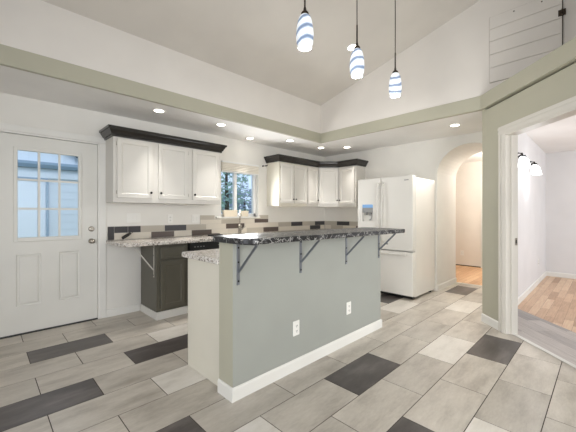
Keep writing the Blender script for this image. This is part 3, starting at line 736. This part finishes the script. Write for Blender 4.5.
def pendant(label, x, z0, proto=[]):
    loc = (x, 1.45, z0)
    if proto: t = dup(proto[0], loc, random.random()*6, label)
    else:
        t = thing('pendant_lamp', label, 'pendant light', loc, 0, 'pendant lamps over the bar'); proto.append(t)
        MB().lathe(PH[::-1]+[(.024, .250)]+[(r-.004, h) for r, h in PH], cap=False, n=28).build('glass_shade', SWIRL, t)
        MB().lathe([(.0005, .04), (.03, .05), (.036, .075), (.03, .1), (.014, .13), (.012, .2)], n=20).build('bulb', BULB, t)
        MB().lathe([(.026, .248), (.027, .262), (.020, .272), (.011, .278), (.009, .30)], n=20).build('socket_cap', BRONZE, t)
    top = zv(1.45)-z0
    MB().lathe([(.0065, .295), (.0065, .45), (.004, .452), (.004, top-.02)], n=10).build('stem', BRONZE, t)
    MB().lathe([(.055, top+.012), (.055, top-.018), (.03, top-.03), (.006, top-.034)], n=24).build('canopy', BRONZE, t)
    point('pendant_bulb', (x, 1.45, z0), 5, (1, .98, .95), .04)
for x, z0, l in ((1.587, 2.330, 'leftmost and nearest swirled glass pendant lamp'), (2.227, 2.332, 'middle swirled glass pendant lamp'), (2.897, 2.343, 'rightmost and farthest swirled glass pendant lamp')): pendant(l+' hanging over the bar', x, z0)

# wall sconces in the side room
SHADE = emit('sconce_glass', (.95, .97, 1, 1), 1.9)
def sconce(label, x, z, proto=[]):
    if proto: t = dup(proto[0], (x, .835, z), 0, label)
    else:
        t = thing('wall_sconce', label, 'wall light', (x, .835, z), 0, 'sconces in the side room'); proto.append(t)
        MB().box(-.16, -.02, -.03, .16, -.0005, .03).build('back_plate', BLACKM, t, bevel=.008)
        for sx in (-.10, .10):
            MB().tube([(sx, -.02, 0), (sx, -.06, .03), (sx, -.10, .02), (sx, -.11, -.02)], .011).build('arm', BLACKM, t)
            MB().lathe([(.022, -.02), (.035, -.04), (.055, -.13), (.058, -.15)], (sx, -.11, 0), 'z', 20).build('glass_shade', SHADE, t)
    point('sconce_bulb', (x, .66, z-.22), 2.5, (.95, .97, 1), .05)
sconce('left black sconce with glowing white shades on side room wall', 4.88, 1.945)
sconce('right black sconce with glowing white shades on side room wall', 5.82, 1.945)

# ------------------------------------------------------------------ outdoors
GRASS = paint('lawn', (112, 124, 84), .9, .3, 40)
SIDING = paint('siding', (222, 230, 238), .6, .03); FASC = paint('fascia_blue_grey', (150, 170, 190), .6, 0); ROOF = paint('shingles', (112, 116, 122), .9, .5, 60)
struct(MB().box(-30, YA+.17, -.25, 40, 60, -.15).build('ground', GRASS), 'lawn outside', 'ground')
hs = thing('house', 'pale blue-white sided neighbour house seen through the entry door glass', 'house', (-2.0, 7.6, -.15))
sd = MB()
for k in range(14): sd.prism([(0.0, .15*k), (-.007, .15*k), (-.002, .15*(k+1)), (0, .15*(k+1))], 2.94, 3.62, 'yzx')
sd.box(0, 0, 0, 3.62, 4, 2.30); sd.build('siding', SIDING, hs)
MB().box(1.2, -.02, 0, 2.77, 0, 2.0).build('garage_door', SIDING, hs)
MB().box(2.78, -.03, 0, 2.895, 0, 2.0).build('door_trim', SIDING, hs)
MB().box(-1, -.03, 2.05, 3.63, 0, 2.23).build('frieze_board', SIDING, hs)
MB().box(-1, -.035, 1.995, 2.93, 0, 2.05).build('header_shadow_strip', FASC, hs)  # blue-grey strip painting the shadow line under the frieze board
MB().box(2.895, -.06, 0, 2.94, -.001, 2.0).build('downspout', FASC, hs)
MB().prism([(-.08, 2.235), (0, 2.235), (0, 2.35), (-.11, 2.35), (-.11, 2.30)], -1, 3.66, 'yzx').build('gutter', FASC, hs)  # gutter band; its dark blue-grey also paints a shadow line
ga = MB().prism([(-1.0, 2.35), (3.62, 2.35), (1.2, 4.16), (-1.0, 2.6)], 0, 4, 'xzy')
for k in range(24): ga.box(-.6+k*.18, -.012, 2.35, -.585+k*.18, 0, 2.36+max(.0, min(1.2, (3.55+.6-k*.18)*.70)))
ga.build('gable', SIDING, hs)
MB().bar((3.80, 1.95, 2.27), (1.2, 1.95, 4.22), 4.1, .09, (0, 0, 1)).build('roof', ROOF, hs)

LEAF = [paint('leaf_teal', (134, 164, 152), .6, 0), paint('leaf_green', (112, 138, 116), .6, 0), paint('leaf_blue', (120, 136, 156), .6, 0)]
BARK = paint('bark', (92, 80, 70), .9, .4, 30)
def tree(label, x, y, h, rx, cz, rzz, n, li, size):
    t = thing('tree', label, 'tree', (x, y, -.15))
    MB().tube([(0, 0, 0), (.03, .02, h*.4), (-.02, .0, h*.8)], [.09, .06, .02]).build('trunk', BARK, t)
    mb = MB(); R = random.Random(li*7+n)
    for k in range(n):
        while True:
            q = Vector((R.uniform(-1, 1), R.uniform(-1, 1), R.uniform(-1, 1)))
            if q.length < 1: break
        q = Vector((q.x*rx, q.y*rx, cz+q.z*rzz)); a = Vector((R.gauss(0, 1), R.gauss(0, 1), R.gauss(0, 1))).normalized(); b = a.orthogonal().normalized(); s_ = size*R.uniform(.6, 1.2)
        mb.face([q-a*s_, q-b*s_*.45+a*s_*.1, q+a*s_, q+b*s_*.45+a*s_*.1])
    mb.build('foliage', LEAF[li], t)
tree('teal leafed young tree in the left pane of the kitchen window', 4.55, 6.9, 3.6, .62, 2.0, 1.7, 900, 0, .09)
tree('blue-green bushy tree low in the right pane of the kitchen window', 6.1, 8.2, 2.3, .95, 1.25, 1.1, 1500, 2, .09)
tree('distant green tree behind the others outside the kitchen window', 7.6, 12.5, 3.2, 1.4, 1.5, 1.5, 1100, 1, .14)
CRM = paint('box_cream', (234, 222, 200), .6, .05)
for x0, x1, zt, l in ((2.675, 2.935, .088, 'wider cream box standing on the kitchen window sill'), (3.005, 3.155, .078, 'narrower cream box standing on the kitchen window sill')):
    ch = thing('storage_box', l, 'box', (x0, YA+.012, 1.1702))
    MB().prism(round_poly([(.012, 0), (x1-x0-.012, 0), (x1-x0-.004, zt), (.004, zt)], [.01]*4), 0, .05, 'xzy').build('body', CRM, ch, bevel=.003)
    MB().box(0, -.004, zt+.0005, x1-x0, .054, zt+.016).build('lid', CRM, ch, bevel=.003)
